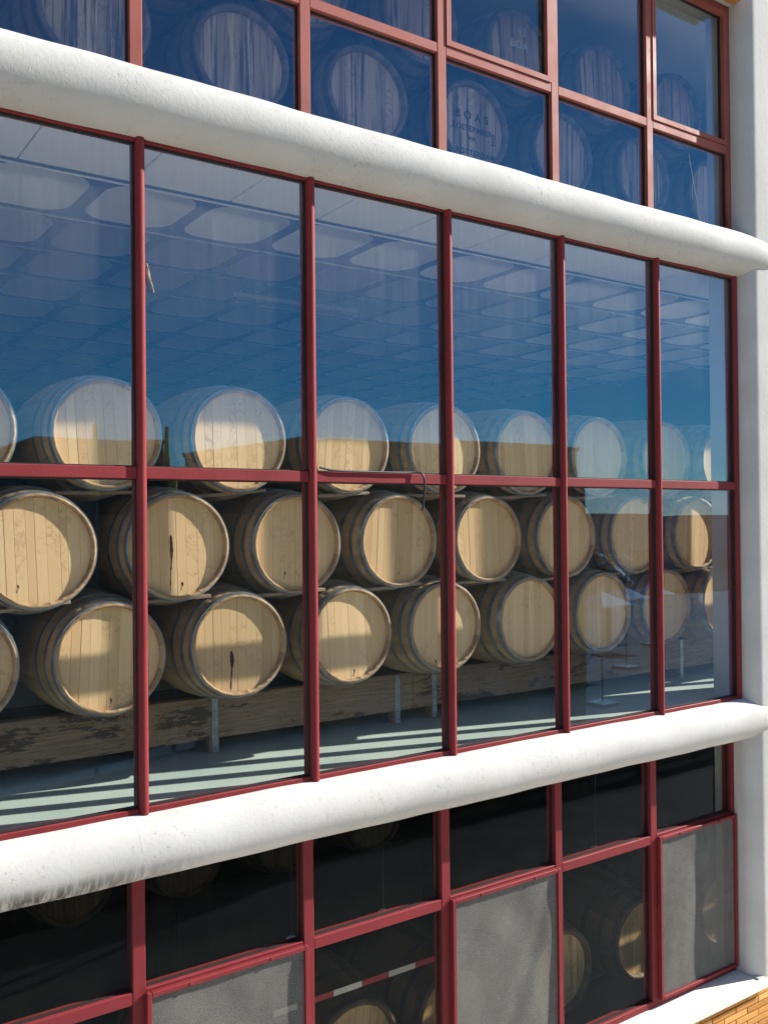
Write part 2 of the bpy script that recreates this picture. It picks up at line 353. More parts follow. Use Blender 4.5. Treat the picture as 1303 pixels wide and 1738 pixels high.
ceil = obj('coffered_ceiling', MB().box(XL, XR, .14, YB-.01, z(2.194), z(2.20)).mesh('coffered_ceiling', CEIL), bld)
for i in range(20):
    x0 = XL+.008+i*.6; x1 = min(x0+.592, XR)
    MB().box(x0, x1, .145, CY0-.002, z(CZ+.003), z(2.0), .004).build('soffit_panel', CEIL, ceil)
def coffer_mesh():
    n = 8; m = MB(); hw, hd = PX/2, PY/2
    def rr(a, b, r, h):
        pts = []
        for cx, cy, a0 in ((a-r, b-r, 0), (-a+r, b-r, PI/2), (-a+r, -b+r, PI), (a-r, -b+r, 1.5*PI)):
            for i in range(n+1): t = a0+PI/2*i/n; pts.append((cx+r*math.cos(t), cy+r*math.sin(t), h))
        return pts
    loops = [[(max(-hw, min(hw, p[0]*3)), max(-hd, min(hd, p[1]*3)), 0) for p in rr(hw*.86, hd*.88, .15, 0)]]
    for a, b, r, h in ((.86, .88, .17, 0), (.845, .865, .168, .02), (.83, .85, .165, .12), (.79, .82, .16, .22), (.70, .74, .15, .275), (.55, .6, .13, .29)):
        loops.append(rr(hw*a, hd*b, r, h))
    K = len(loops[0]); v = [p for l in loops for p in l]
    m.add(v, [(j*K+i, j*K+(i+1) % K, (j+1)*K+(i+1) % K, (j+1)*K+i) for j in range(len(loops)-1) for i in range(K)], True)
    m.add(loops[-1], [list(range(K))], True)
    me = m.mesh('coffer', RIB); me.materials.append(DOME)
    for p in me.polygons:
        if p.center.z > .004 or p.normal.z > .9 and False: p.material_index = 1
    return me
cof = coffer_mesh()
xo = 1.04-PX*6
for i in range(19):
    for j in range(13):
        x = xo+PX*(i+.5); y = CY0+PY*(j+.5)
        if x+PX/2 > XR+.2 or x-PX/2 < XL-.2: continue
        obj('coffer', cof, ceil, (x, y, z(CZ)))
for j in range(9):
    y = CY0+PY*j+(.02 if j == 0 else 0)
    MB().tube([(XL+.01, y, z(CZ-.010)), (XR-.01, y, z(CZ-.010))], .007, 6).build('conduit', WHITE, ceil)

# columns
def column(x0, x1):
    r = .12; pts = []
    for cx, cy, a0 in ((x0+r, -.08+r, PI), (x1-r, -.08+r, 1.5*PI)):
        for i in range(13): t = a0+PI/2*i/12; pts.append((cx+r*math.cos(t), cy+r*math.sin(t)))
    pts += [(x1, .27), (x0, .27)]
    # subdivided along z so the plaster can be uneven
    m = MB(); m.prism(pts, 'z', z(-3.398), z(4.898), True); return m.build('column', STUCCO, bld)
column(5.52, 6.12); column(-2.44, -1.86); column(8.92, 9.6)

# the two rounded bands
def band(zc, mat, r=.155):
    yc = .04; n = 36; xs = [-2.46+i*.06 for i in range(int((5.42+2.46)/.06)+1)]+[5.42+.56*math.sin(PI/2*i/12) for i in range(1, 13)]
    m = MB(); v = []
    rnd = random.Random(int(abs(zc)*100)); ph = [rnd.uniform(0, 6) for _ in range(6)]
    for x in xs:
        s = 1 if x <= 5.42 else max(.02, max(0, 1-((x-5.42)/.56)**3)**(1/3))
        for i in range(n):
            a = 2*PI*i/n
            w = 1+.012*math.sin(3.1*x+ph[0]+a)+.008*math.sin(7.7*x+ph[1]-2*a)+.006*math.sin(15*x+ph[2]+3*a)
            v.append((x, yc-(0 if s == 1 else (1-s)*.04)+r*w*s*math.cos(a), zc+r*w*s*math.sin(a)))
    K = len(xs); m.add(v, [(j*n+i, j*n+(i+1) % n, (j+1)*n+(i+1) % n, (j+1)*n+i) for j in range(K-1) for i in range(n)], True)
    m.add(v, [list(range((K-1)*n, K*n)), list(range(n-1, -1, -1))]); return m.build('rounded_band', mat, bld)
band(z(1.970), TUBE_A, .168); band(z(-1.503), TUBE_B, .152)
def band2(zc):
    m = MB(); n = 36; m.prism([(.04+.155*math.cos(2*PI*i/n), zc+.155*math.sin(2*PI*i/n)) for i in range(n)], 'x', 6.0, 9.0, True); return m.build('rounded_band', STUCCO, bld)
band2(z(1.985)); band2(z(-1.503))

# ---- glazing
RP = random.Random(17)
def pane(par, x0, x1, z0, z1, y, mat, **kw):
    # every pane sits a hair out of true in its seals
    w, h = (x1-x0)/2, (z1-z0)/2
    o = MB().box(-w, w, -.003, .003, -h, h).build('pane', mat, par, ((x0+x1)/2, y+.003, (z0+z1)/2), **kw)
    o.rotation_euler = (RP.uniform(-.0035, .0035), 0, RP.uniform(-.004, .004)); return o
def run(ns):  return list(zip(ns[:-1], ns[1:]))
BAYS_A = [BAY*i for i in range(-2, 7)]; BAYS_A[0] = -1.86+.02; BAYS_B = [6.14, 7.06, 7.98, 8.90]

# middle storey: slender rounded mullions standing proud of the glass
mid = obj('middle_window', None, bld)
ZT, ZB = z(1.86), z(-1.40)
def mullion_mid(x, wide=.0215, front=0.0):
    pts = [(x-wide, .10), (x-wide, front+.016), (x-wide*.85, front+.008), (x-wide*.5, front+.002), (x, front), (x+wide*.5, front+.002), (x+wide*.85, front+.008), (x+wide, front+.016), (x+wide, .10)]
    return MB().prism(pts, 'z', ZB, ZT, True).build('mullion', RED_MID, mid)
for xs in (BAYS_A, BAYS_B):
    for i, x in enumerate(xs):
        if i == 0: mullion_mid(x+.004)
        elif i == len(xs)-1: mullion_mid(x-.024, .0235, .014)
        else: mullion_mid(x)
    for a, b in run(xs):
        a2 = a+.0225; b2 = b-.0225 if b != xs[-1] else b-.0485
        if a == xs[0]: a2 = a+.0265
        m = lambda n, z0, z1, y0=.020, y1=.09: MB().box(a2, b2, y0, y1, z0, z1, .003).build(n, RED_MID, mid)
        m('transom', z(.208), z(.264)); m('bottom_rail', z(-1.41), z(-1.328)); m('top_rail', z(1.79), z(1.86))
        for z0, z1 in ((z(-1.328), z(.208)), (z(.264), z(1.79))):
            pane(mid, a2, b2, z0+.001, z1-.001, .050, GLASS_MID if z1 < z(.5) else GLASS_MIDU)
            # black rubber seals round the pane
            s = MB(); s.box(a2, a2+.006, .034, .060, z0, z1); s.box(b2-.006, b2, .034, .060, z0, z1); s.box(a2+.006, b2-.006, .034, .060, z0, z0+.006); s.box(a2+.006, b2-.006, .034, .060, z1-.006, z1)
            s.build('seal', SEAL, mid)

def flat_window(par, xs, zs, face, wid, mat, glass, tz, sash=(), bot=.03, top=.05, skip=()):
    z0, zt, z1 = zs
    for i, x in enumerate(xs):
        if i == 0: a, b = x-.02, x+wid/2
        elif i == len(xs)-1: a, b = x-wid/2-.01, x
        else: a, b = x-wid/2, x+wid/2
        MB().box(a, b, face, face+.08, z0, z1, .003).build('mullion', mat, par)
    for i, (p, q) in enumerate(run(xs)):
        a, b = p+wid/2+.001, q-(wid/2+.001 if i < len(xs)-2 else wid/2+.011)
        MB().box(a, b, face+.001, face+.078, zt-tz/2, zt+tz/2, .003).build('transom', mat, par)
        MB().box(a, b, face+.001, face+.078, z0, z0+bot, .003).build('bottom_rail', mat, par)
        MB().box(a, b, face+.001, face+.078, z1-top, z1, .003).build('top_rail', mat, par)
        for k, (c, d) in enumerate(((z0+bot, zt-tz/2), (zt+tz/2, z1-top))):
            a1, b1, c1, d1 = a, b, c, d
            if (i, k) in sash:
                s = .036; f = MB(); yy0, yy1 = face-.006, face+.05
                # four mitred sash members
                o_ = [(a+.002, c+.002), (b-.002, c+.002), (b-.002, d-.002), (a+.002, d-.002)]; n_ = [(a+s, c+s), (b-s, c+s), (b-s, d-s), (a+s, d-s)]
                sa = obj('sash', None, par)
                for e in range(4):
                    g_ = (e+1) % 4; MB().prism([o_[e], o_[g_], n_[g_], n_[e]], 'y', yy0, yy1).build('sash', mat, sa) if False else f.prism([o_[e], o_[g_], n_[g_], n_[e]], 'y', yy0, yy1)
                bpy.data.objects.remove(sa)
                f.build('sash', mat, par); a1, b1, c1, d1 = a+s, b-s, c+s, d-s
            pn = pane(par, a1, b1, c1+.001, d1-.001, face+.032, glass)
            s = MB(); y0, y1 = face+.024, face+.044
            s.box(a1, a1+.005, y0, y1, c1, d1); s.box(b1-.005, b1, y0, y1, c1, d1); s.box(a1+.005, b1-.005, y0, y1, c1, c1+.005); s.box(a1+.005, b1-.005, y0, y1, d1-.005, d1)
            s.build('seal', SEAL, par)

upw = obj('upper_window', None, bld)
flat_window(upw, BAYS_A, (z(2.11), z(2.765), z(3.858)), .06, .062, RED_UP, GLASS_UP, .058, sash={(5, 1), (7, 1)})
flat_window(upw, BAYS_B, (z(2.11), z(2.765), z(3.858)), .06, .062, RED_UP, GLASS_UP, .058)
low = obj('lower_window', None, bld)
flat_window(low, BAYS_A, (z(-3.40), z(-2.24), z(-1.60)), .10, .062, RED_LOW, GLASS_LOW, .06, bot=.045)
flat_window(low, BAYS_B, (z(-3.40), z(-2.24), z(-1.60)), .10, .062, RED_LOW, GLASS_LOW, .06, bot=.045)
# a crack in one pane of the upper window
pts = [(5.06, .089, z(2.66)), (5.075, .089, z(2.59)), (5.095, .089, z(2.52)), (5.115, .089, z(2.44)), (5.15, .089, z(2.33)), (5.17, .089, z(2.22)), (5.19, .089, z(2.15))]
MB().tube(pts, .0018, 4).build('glass_crack', WHITE, upw)

# insect screens of grey mesh cloth before three of the lower panes
def screen(i):
    a, b, c, d = BAY*i+.026, BAY*(i+1)-.018, z(-3.355), z(-2.222)
    t = obj('mesh_screen', None, bld)
    s = .024
    for x0, x1, z0, z1 in ((a, a+s, c, d), (b-s, b, c, d), (a+s, b-s, c, c+s), (a+s, b-s, d-s, d)):
        MB().box(x0, x1, .068, .098, z0, z1, .003).build('screen_frame', RED_LOW, t)
    for fx in (.25, .75):
        MB().box(a+(b-a)*fx-.008, a+(b-a)*fx+.008, .062, .070, d-.02, d-.006, .002).build('clip', RED_LOW, t)
    r = random.Random(i*5); nx, nz = 34, 44; v = []
    ph = [r.uniform(0, 6) for _ in range(5)]
    for q in range(nz+1):
        for p in range(nx+1):
            u, w = p/nx, q/nz; e = min(1, 9*u*(1-u))*min(1, 9*w*(1-w))
            dz = .006*math.sin(4*u+3.2*(1-w)+ph[0])+.003*math.sin(9*u-6*w+ph[1])+.009*max(0, math.sin(3.5*u+2*w*w+ph[2]))**6+.008*max(0, math.sin(5*u-3*w+ph[4]))**10
            v.append((a+s*.6+(b-a-1.2*s)*u, .086+e*dz, c+s*.6+(d-c-1.2*s)*w))
    m = MB().add(v, [(q*(nx+1)+p, q*(nx+1)+p+1, (q+1)*(nx+1)+p+1, (q+1)*(nx+1)+p) for q in range(nz) for p in range(nx)], True)
    m.build('mesh_cloth', CLOTH, t)
for i in (1, 3, 5): screen(i)

# sill and the ochre brick wall under it
sl = obj('window_sill', None, bld)
for x0, x1 in ((-2.44, -.45), (-.446, 1.45), (1.454, 3.30), (3.304, 4.80), (4.804, 5.60)):
    MB().prism([(-.115, z(-3.415)), (.13, z(-3.398)), (.13, z(-3.45)), (-.115, z(-3.462))], 'x', x0, x1).build('sill_stone', SILL, sl)
bw = obj('brick_wall', MB().box(-2.44, 9.6, -.066, .15, .01, z(-3.463)).mesh('brick_wall', MORTAR), bld)
BH, BL, J = .048, .27, .008
bme = MB().box(0, BL-J, -.078, -.05, 0, BH-J, .002).mesh('brick', BRICK)
rest = MB(); cnt = 0
for r_ in range(30):
    zz = z(-3.463)-.006-(r_+1)*BH
    if zz < .02: break
    for q in range(45):
        x = -2.44+q*BL-(BL/2 if r_ % 2 else 0)
        if x < -2.44 or x+BL > 9.6: continue
        if 3.0 < x < 7.4 and r_ < 17 and cnt < 290:
            o = obj('brick', bme, bw, (x, random.uniform(-.002, .002), zz)); cnt += 1
        else: rest.box(x, x+BL-J, -.078, -.05, zz, zz+BH-J)
rest.build('brick', BRICK, bw, kind='stuff')
# column foot resting on brick
MB().box(5.53, 6.11, -.075, .26, z(-3.46), z(-3.399)).build('column_foot', STUCCO, bld)

# ------------------------------------------------------------------ barrels
def barrel_parts(Rh, Rb, Lg, nst, nboard, head, stave, hoop, hoops, inset=.028, rim=.024):
    cz = Rb
    rad = lambda y: Rb-(Rb-Rh)*(abs(2*y/Lg-1))**2.1
    rng = random.Random(int(Rh*1000)+nst); parts = []
    # body: staves with fine grooves between them, chime and inside of the chime
    prof = [(inset+.012, Rh-rim), (.006, Rh-rim+.004), (0, Rh-rim*.55), (.004, Rh-.003)]+[(Lg*i/14, rad(Lg*i/14)) for i in range(1, 14)]+[(Lg-.004, Rh-.003), (Lg, Rh-rim*.55), (Lg-.006, Rh-rim+.004), (Lg-inset-.012, Rh-rim)]
    v = []; f = []; K = nst*4; cols = []
    tone = [rng.random() for _ in range(nst)]
    offs = [(0, -.0022), (.06, 0), (.5, .0006), (.94, 0)]
    for y, r in prof:
        for s_ in range(nst):
            for fr, dr in offs:
                a = 2*PI*(s_+fr)/nst; v.append(((r+dr)*math.cos(a), y, cz+(r+dr)*math.sin(a)))
    for j in range(len(prof)-1):
        for i in range(K):
            k = (i+1) % K; f.append((j*K+i, j*K+k, (j+1)*K+k, (j+1)*K+i)); cols.append(tone[i//4])
    me = bpy.data.meshes.new('staves'); me.from_pydata(v, [], f); me.materials.append(stave)
    at = me.attributes.new('stave', 'FLOAT', 'FACE'); at.data.foreach_set('value', cols)
    me.polygons.foreach_set('use_smooth', [True]*len(f)); me.update()
    parts.append(('staves', me))
    # head boards
    R = Rh-rim+.001; w = 2*R/nboard; cuts = [-R+w*i+(rng.uniform(-.2, .2)*w if 0 < i < nboard else 0) for i in range(nboard+1)]
    for b in range(nboard):
        x0, x1 = cuts[b], cuts[b+1]; n = 7
        arc = lambda x: math.sqrt(max(0, R*R-x*x))
        xs = [x0+(x1-x0)*i/n for i in range(n+1)]
        out = [(x, arc(x)) for x in xs]+[(x, -arc(x)) for x in reversed(xs)]
        e = .0008; xi = [x0+e+(x1-x0-2*e)*i/n for i in range(n+1)]
        inn = [(x, arc(x)) for x in xi]+[(x, -arc(x)) for x in reversed(xi)]
        N = len(out); d = rng.uniform(-.0008, .0008)
        vv = [(p[0], inset+d, cz+p[1]) for p in inn]+[(p[0], inset+.003, cz+p[1]) for p in out]+[(p[0], inset+.02, cz+p[1]) for p in out]
        ff = [list(range(N-1, -1, -1)), list(range(2*N, 3*N))]+[(k*N+i, k*N+(i+1) % N, (k+1)*N+(i+1) % N, (k+1)*N+i) for k in (0, 1) for i in range(N)]
        parts.append(('head_board', MB().add(vv, ff).mesh('head_board', head)))
    # back head
    parts.append(('back_head', MB().prism([(R*math.cos(2*PI*i/32), cz+R*math.sin(2*PI*i/32)) for i in range(32)], 'y', Lg-inset-.02, Lg-inset).mesh('back_head', head)))
    for y, wd in hoops:
        for yy in (y, Lg-y-wd):
            ys = [yy+wd*i/4 for i in range(5)]; t = .0028
            pr = [(ys[0], rad(ys[0])-.004)]+[(q, rad(q)+t) for q in ys]+[(ys[-1], rad(ys[-1])-.004)]
            parts.append(('hoop', MB().lathe_y(pr, 56, True, cz).mesh('hoop', hoop)))
    return parts
HO = [(.006, .032), (.085, .028), (.185, .030)]
NEW = barrel_parts(.284, .337, .93, 27, 10, OAK_HEAD, OAK_STAVE, HOOP, HO, .030)
OLD = barrel_parts(.325, .405, 1.10, 27, 9, OLD_HEAD, OLD_STAVE, HOOP_OLD, [(.01, .04), (.13, .036), (.28, .036)], .045, .034)
GLD = barrel_parts(.305, .38, 1.05, 27, 9, GOLD_HEAD, GOLD_STAVE, HOOP_OLD, [(.01, .04), (.13, .036), (.28, .036)], .045, .034)
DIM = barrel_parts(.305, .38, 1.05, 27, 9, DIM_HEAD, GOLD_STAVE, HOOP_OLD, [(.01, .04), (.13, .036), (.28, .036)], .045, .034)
def barrel(name, parts, x, y, zc, Rb, label, group, rot=0):
    t = thing(name, label, 'barrel', (x, y, zc-Rb), group)
    for n, me in parts:
        o = obj(n, me, t)
        if rot:   # turned a little about its own axis
            o.matrix_local = Matrix.Translation((0, 0, Rb)) @ Matrix.Rotation(rot, 4, 'Y') @ Matrix.Translation((0, 0, -Rb))
    return t
ORD = ['first', 'second', 'third', 'fourth', 'fifth', 'sixth', 'seventh', 'eighth', 'ninth', 'tenth']
SP = .7258
rr = random.Random(3); NB = {}
for row, zc, x0, ks, txt in (('B', -.685, .196, range(0, 9), 'bottom row'), ('M', -.128, .5626, range(0, 8), 'middle row'), ('T', .456, .196, range(0, 9), 'top row')):
    ks = list(ks)
    for k in ks:
        NB[row, k] = barrel('oak_barrel', NEW, x0+SP*k+rr.uniform(-.008, .008), .49+rr.uniform(-.012, .012), z(zc)+rr.uniform(-.004, .004), .337,
            'pale oak wine barrel in the %s, %s from the concrete pillar' % (txt, ORD[ks[-1]-k]), 'pale oak barrels behind the middle window', rr.uniform(-.07, .07))

# wine that ran down from a few heads
def drip(row, k, x, za, zb, w):
    b = NB[row, k]; y = .0285; n = 22; L_ = []; R_ = []; r = random.Random(k+7)
    for i in range(n+1):
        t = i/n; q = w*((.25+.75*math.sin(PI*min(1, t*1.9+.1))) if t < .5 else .36-.12*t)+r.uniform(-.0012, .0022); zz = .337+za+(zb-za)*t; xx = x+.004*math.sin(5*t)
        L_.append((xx-q, y, zz)); R_.append((xx+q, y, zz))
    m = MB().add([p for ab in zip(L_, R_) for p in ab], [(2*i, 2*i+1, 2*i+3, 2*i+2) for i in range(n)]); m.add([(p[0], p[1]+.0012, p[2]) for ab in zip(L_, R_) for p in ab], [(2*i, 2*i+2, 2*i+3, 2*i+1) for i in range(n)])
    m.build('wine_stain', WINE, b)
drip('B', 2, -.045, -.03, -.24, .012); drip('M', 1, -.04, .06, -.235, .008); drip('M', 1, .02, -.19, -.235, .006)
rd = random.Random(21)
for row, k in (('M', 0), ('M', 2), ('M', 3), ('B', 3), ('B', 4), ('T', 2), ('B', 1), ('M', 5)):
    xx = rd.uniform(-.14, .14); zt = rd.uniform(-.21, -.14); drip(row, k, xx, zt, zt-rd.uniform(.02, .05), rd.uniform(.003, .006))

# old casks upstairs
rr = random.Random(11); UP = {}
for row, zc, x0, js in (('low', 2.89, 1.95, range(-1, 6)), ('high', 3.557, 2.41, range(-1, 5))):
    js = list(js)
    for j in js:
        lab = 'old weathered cask in the %s row behind the upper window, %s from the white column' % ('lower' if row == 'low' else 'upper', ORD[js[-1]-j])
        if (row, j) == ('low', 2): lab = 'old weathered cask stencilled BOAS in black on its head'
        if (row, j) == ('high', 2): lab = 'old weathered cask with pale stencilled number 143 on its head'
        UP[row, j] = barrel('old_cask', OLD, x0+.926*j, 1.0+rr.uniform(-.02, .02), z(zc), .405, lab, 'old casks behind the upper window', rr.uniform(-.06, .06))
def lettering(par, lines, mat, Rb, y):
    for txt, x, zz, size, rot in lines:
        cu = bpy.data.curves.new('lettering', 'FONT'); cu.body = txt; cu.size = size; cu.align_x = 'CENTER'; cu.align_y = 'CENTER'; cu.extrude = .0006; cu.offset = .0012; cu.space_character = 1.12
        o = bpy.data.objects.new('t', cu); C.objects.link(o); bpy.context.view_layer.update()
        me = bpy.data.meshes.new_from_object(o); bpy.data.objects.remove(o); me.materials.clear(); me.materials.append(mat)
        q = obj('lettering', me, par); q.matrix_local = Matrix.Translation((x, y, Rb+zz)) @ Matrix.Rotation(rot, 4, 'Y') @ Matrix.Rotation(PI/2, 4, 'X')
lettering(UP['low', 2], [('B O A S', 0, .08, .085, 0), ('ZOETERMEER', .0, -.015, .058, 0), ('VIA', 0, -.085, .04, 0), ('ROTTERDAM', .03, -.19, .058, 0), ('5025', .205, -.05, .042, PI/2)], INK, .405, .0435)
lettering(UP['high', 2], [('143', .02, .185, .085, 0), ('BOA', .02, .08, .085, 0), ('1980', .03, -.10, .085, 0)], CHALK, .405, .0435)
# casks on the ground floor
rr = random.Random(5)
for j, x in enumerate((1.6, 2.45, 3.22, 4.16, 5.07, 6.07)):
    barrel('golden_cask', GLD, x, .58+rr.uniform(-.02, .02), z(-3.235), .38, 'golden brown cask behind the lower window, %s from the white column' % ORD[5-j], 'golden casks behind the lower window', rr.uniform(-.1, .1))
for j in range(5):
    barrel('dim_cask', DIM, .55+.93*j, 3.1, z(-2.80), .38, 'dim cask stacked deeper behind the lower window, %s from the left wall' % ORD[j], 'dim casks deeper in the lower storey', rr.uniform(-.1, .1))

# timber racks
def rack(name, label, y, z0, z1, x0, x1, cuts, feet, bm=None):
    BEAM = bm or BEAM0
    t = thing(name, label, 'beam', (x0, y, z0))
    xs = [x0]+cuts+[x1]
    for a, b in run(xs):
        MB().box(a-x0+.001, b-x0-.001, 0, .075, .085 if feet else 0, z1-z0, .004).build('plank', BEAM, t)
        for q in ((a+b)/2,) if feet else ():
            pass
    if feet:
        for x in feet:
            MB().box(x-x0-.03, x-x0+.03, .006, .07, 0, .0845, .002).build('foot_block', BEAM, t)
            st = MB().box(x-x0-.019, x-x0+.019, -.004, -.0005, .004, z1-z0-.01, .001).build('zinc_strap', STEEL, t)
            for q in range(6):
                zz = .03+q*(z1-z0-.06)/5; MB().tube([(x-x0, -.0058, zz), (x-x0, -.004, zz)], .0035, 8).build('nail', HOOP_OLD, st)
    return t
rack('timber_beam', 'wine stained pine beam on zinc strapped feet under the front of the oak barrels', .90, z(-1.36), z(-1.028), -1.7, 7.6, [.2, 3.12, 5.1], [-.4, 1.67, 2.99, 3.30, 5.95, 7.0])
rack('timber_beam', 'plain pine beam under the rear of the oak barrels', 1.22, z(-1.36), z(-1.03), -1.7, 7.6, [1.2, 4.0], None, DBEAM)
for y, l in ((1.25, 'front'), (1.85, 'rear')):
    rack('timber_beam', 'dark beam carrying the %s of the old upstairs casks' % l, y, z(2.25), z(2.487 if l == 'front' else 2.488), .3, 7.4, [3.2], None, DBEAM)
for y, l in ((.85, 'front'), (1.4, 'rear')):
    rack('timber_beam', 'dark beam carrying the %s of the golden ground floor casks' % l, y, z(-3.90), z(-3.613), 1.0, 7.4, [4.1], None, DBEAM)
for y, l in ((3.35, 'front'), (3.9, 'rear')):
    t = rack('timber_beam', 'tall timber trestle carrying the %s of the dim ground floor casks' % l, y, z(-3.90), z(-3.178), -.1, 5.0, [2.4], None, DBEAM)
# thin battens wedged between the rows
rb = random.Random(9)
for row, zb, x0, n in (('between the bottom and middle rows', -.407, .56, 8), ('between the middle and top rows', .163, .92, 7)):
    for k in range(n):
        x = x0+SP*k; w = rb.uniform(.20, .26); o = MB().box(-w, w, .04, .11, -.009, .009, .002).build('wooden_batten', BATTEN, None, (x-.05, .505+rb.uniform(-.02, .03), z(zb)-.004),
            label='thin batten %s of barrels, %s from the concrete pillar' % (row, ORD[n-1-k]), category='batten', group='battens between the barrel rows')
        o.rotation_euler = (0, rb.uniform(-.10, .02), 0)
# pale rail seen between the old casks
MB().box(.6, 7.2, 1.62, 1.66, z(3.20), z(3.235), .003).build('support_rail', WHITE, None, label='long pale rail running behind the old casks upstairs', category='rail')

# fluorescent lamp under the coffered ceiling
lamp = thing('ceiling_lamp', 'long unlit fluorescent lamp hung under the coffered ceiling', 'lamp', (3.02, 2.3, z(1.70)))
MB().box(-.57, .57, -.05, .05, .02, .06, .006).build('housing', WHITE, lamp)
MB().prism([(-.09, -.01), (-.05, .02), (.05, .02), (.09, -.01), (.085, -.012), (.048, .016), (-.048, .016), (-.085, -.012)], 'x', -.56, .56).build('reflector', CONC, lamp)
MB().tube([(-.53, 0, -.004), (.53, 0, -.004)], .013, 10).build('lamp_tube', WHITE, lamp)
for x in (-.45, .45): MB().tube([(x, 0, .058), (x, 0, z(1.898)-z(1.70))], .005, 6).build('hanger', STEEL, lamp)

# loose black cable lying on the transom, its end hanging down
cab = [(1.88, .018, z(.285)), (1.93, .012, z(.274)), (2.0, .010, z(.268)), (2.2, .012, z(.268)), (2.38, .010, z(.268)), (2.47, .012, z(.270)), (2.51, .008, z(.274)), (2.535, -.004, z(.266)), (2.55, -.006, z(.245)), (2.556, -.004, z(.20)), (2.556, .004, z(.14)), (2.55, .008, z(.08)), (2.545, .010, z(.055))]
pts = []
for i in range(len(cab)-1):
    for t in (0, .25, .5, .75): pts.append(Vector(cab[i]).lerp(Vector(cab[i+1]), t))
pts.append(Vector(cab[-1]))
for _ in range(4): pts = [pts[0]]+[(pts[i-1]+2*pts[i]+pts[i+1])/4 for i in range(1, len(pts)-1)]+[pts[-1]]
MB().tube(pts, .0058, 8).build('black_cable', BLACKP, None, label='loose black cable lying on the maroon transom with its end hanging down', category='cable')
# dry feather caught beside the mullion
FE = m_plain('tan_feather', (.55, .45, .33), .8, .2, .4, 90)
v = [(.0, -.004, .075), (.012, -.006, .05), (.018, -.007, .02), (.026, -.006, -.01), (.033, -.005, -.05), (.022, -.004, -.015), (.008, -.005, .01), (-.003, -.004, .045)]
m = MB().prism([(p[0], p[2]) for p in v], 'y', 0, .004); m.tube([(.0, -.002, .08), (.015, -.003, .02), (.034, -.002, -.055)], .002, 6)
m.build('feather', FE, None, (.952, .026, z(1.145)), label='small tan feather caught on the glass beside a maroon mullion', category='feather')

# red and white barrier tape and little white lamps in the ground floor store
tape = thing('barrier_tape', 'red and white barrier tape stretched before the golden casks', 'tape', (1.86, .55, z(-2.82)))
RT = m_plain('red_tape', (.35, .03, .04), .5, .3); WT = m_plain('white_tape', (.62, .60, .54), .5, .3)
for i in range(6): MB().box(i*.2, i*.2+.1995, 0, .002, 0, .035).build('tape_stripe', (WT, RT)[i % 2], tape)
for x, l in ((1.98, 'over the white end of the barrier tape'), (2.62, 'over the red stripe of the barrier tape'), (4.50, 'over the golden cask between two mesh screens')):
    t = thing('hanging_lamp', 'small white lamp holder hanging '+l, 'lamp', (x, .55, z(-2.46)), 'small white lamp holders behind the lower window')
    pr = [(.0, .018), (.006, .03), (.05, .034), (.062, .028), (.07, .01)]
    mm = MB(); n = 16; vv = [(r*math.cos(2*PI*i/n), r*math.sin(2*PI*i/n), h) for h, r in pr for i in range(n)]
    mm.add(vv, [(j*n+i, j*n+(i+1) % n, (j+1)*n+(i+1) % n, (j+1)*n+i) for j in range(len(pr)-1) for i in range(n)], True); mm.add(vv, [list(range(n-1, -1, -1)), list(range(4*n, 5*n))]); mm.build('lamp_holder', WHITE, t)
    MB().tube([(0, 0, .068), (0, 0, z(-1.601)-z(-2.46))], .003, 6).build('flex', BLACKP, t)

# ------------------------------------------------------------------ across the street (mirrored in the panes)
OCH = m_concrete('ochre_render', (.17, .105, .045), (.24, .155, .07), .8); OLV = m_concrete('olive_render', (.10, .095, .06), (.15, .14, .09), .6)
MAU = m_concrete('mauve_render', (.30, .215, .21), (.38, .28, .27), .3); DKG = m_plain('dark_window_glass', (.03, .035, .04), .08, .6); DKM = m_plain('dark_metal', (.03, .03, .032), .5, .4)
lib = thing('library_building', 'ochre municipal library block across the street mirrored in the glass', 'building', (10.3, -11.8, 0))
MB().box(-2.9, 2.9, -3, 3, 0, 6.25).build('wall', OCH, lib)
MB().box(-2.95, 2.95, -3.05, 3.05, 6.25, 6.33, .01).build('parapet', OCH, lib)
for zz in (5.7, 5.1, 4.5): MB().box(-2.91, 2.91, 2.98, 3.008, zz, zz+.012).build('joint_line', DKM, lib)
for x in (-1.9, .2, 1.9):
    w_ = MB().box(x-.55, x+.55, 2.95, 3.02, .1, 2.3, .01).build('doorway', DKG, lib)
    MB().box(x-.03, x+.03, 3.02, 3.04, .1, 2.3).build('glazing_bar', DKM, w_)
def wall_text(par, txt, x, y, zz, size):
    cu = bpy.data.curves.new('lettering', 'FONT'); cu.body = txt; cu.size = size; cu.align_x = 'LEFT'; cu.extrude = .02; cu.space_character = 1.25
    o = bpy.data.objects.new('t', cu); C.objects.link(o); bpy.context.view_layer.update()
    me = bpy.data.meshes.new_from_object(o); bpy.data.objects.remove(o); me.materials.clear(); me.materials.append(DKM)
    q = obj('lettering', me, par); q.matrix_local = Matrix.Translation((x, y, zz)) @ Matrix.Rotation(PI, 4, 'Z') @ Matrix.Rotation(PI/2, 4, 'X')
wall_text(lib, 'BIBLIOTECA', 2.3, 3.02, 3.45, .19); wall_text(lib, 'MUNICIPAL', 2.3, 3.02, 3.15, .19)
t = thing('olive_building', 'dark olive building across the street mirrored in the glass', 'building', (5.8, -18.8, 0))
MB().box(-1.45, 1.5, -3, 3, 0, 6.6).build('wall', OLV, t); MB().box(-1.5, 1.55, -3.05, 3.05, 6.6, 6.68, .01).build('parapet', OLV, t)
MB().box(1.52, 3.4, 2.2, 2.9, 0, 6.02).build('link_wall', OLV, t)
for x in (-.8, .6): MB().box(x-.35, x+.35, 2.97, 3.02, 1.2, 2.6).build('window', DKG, t)
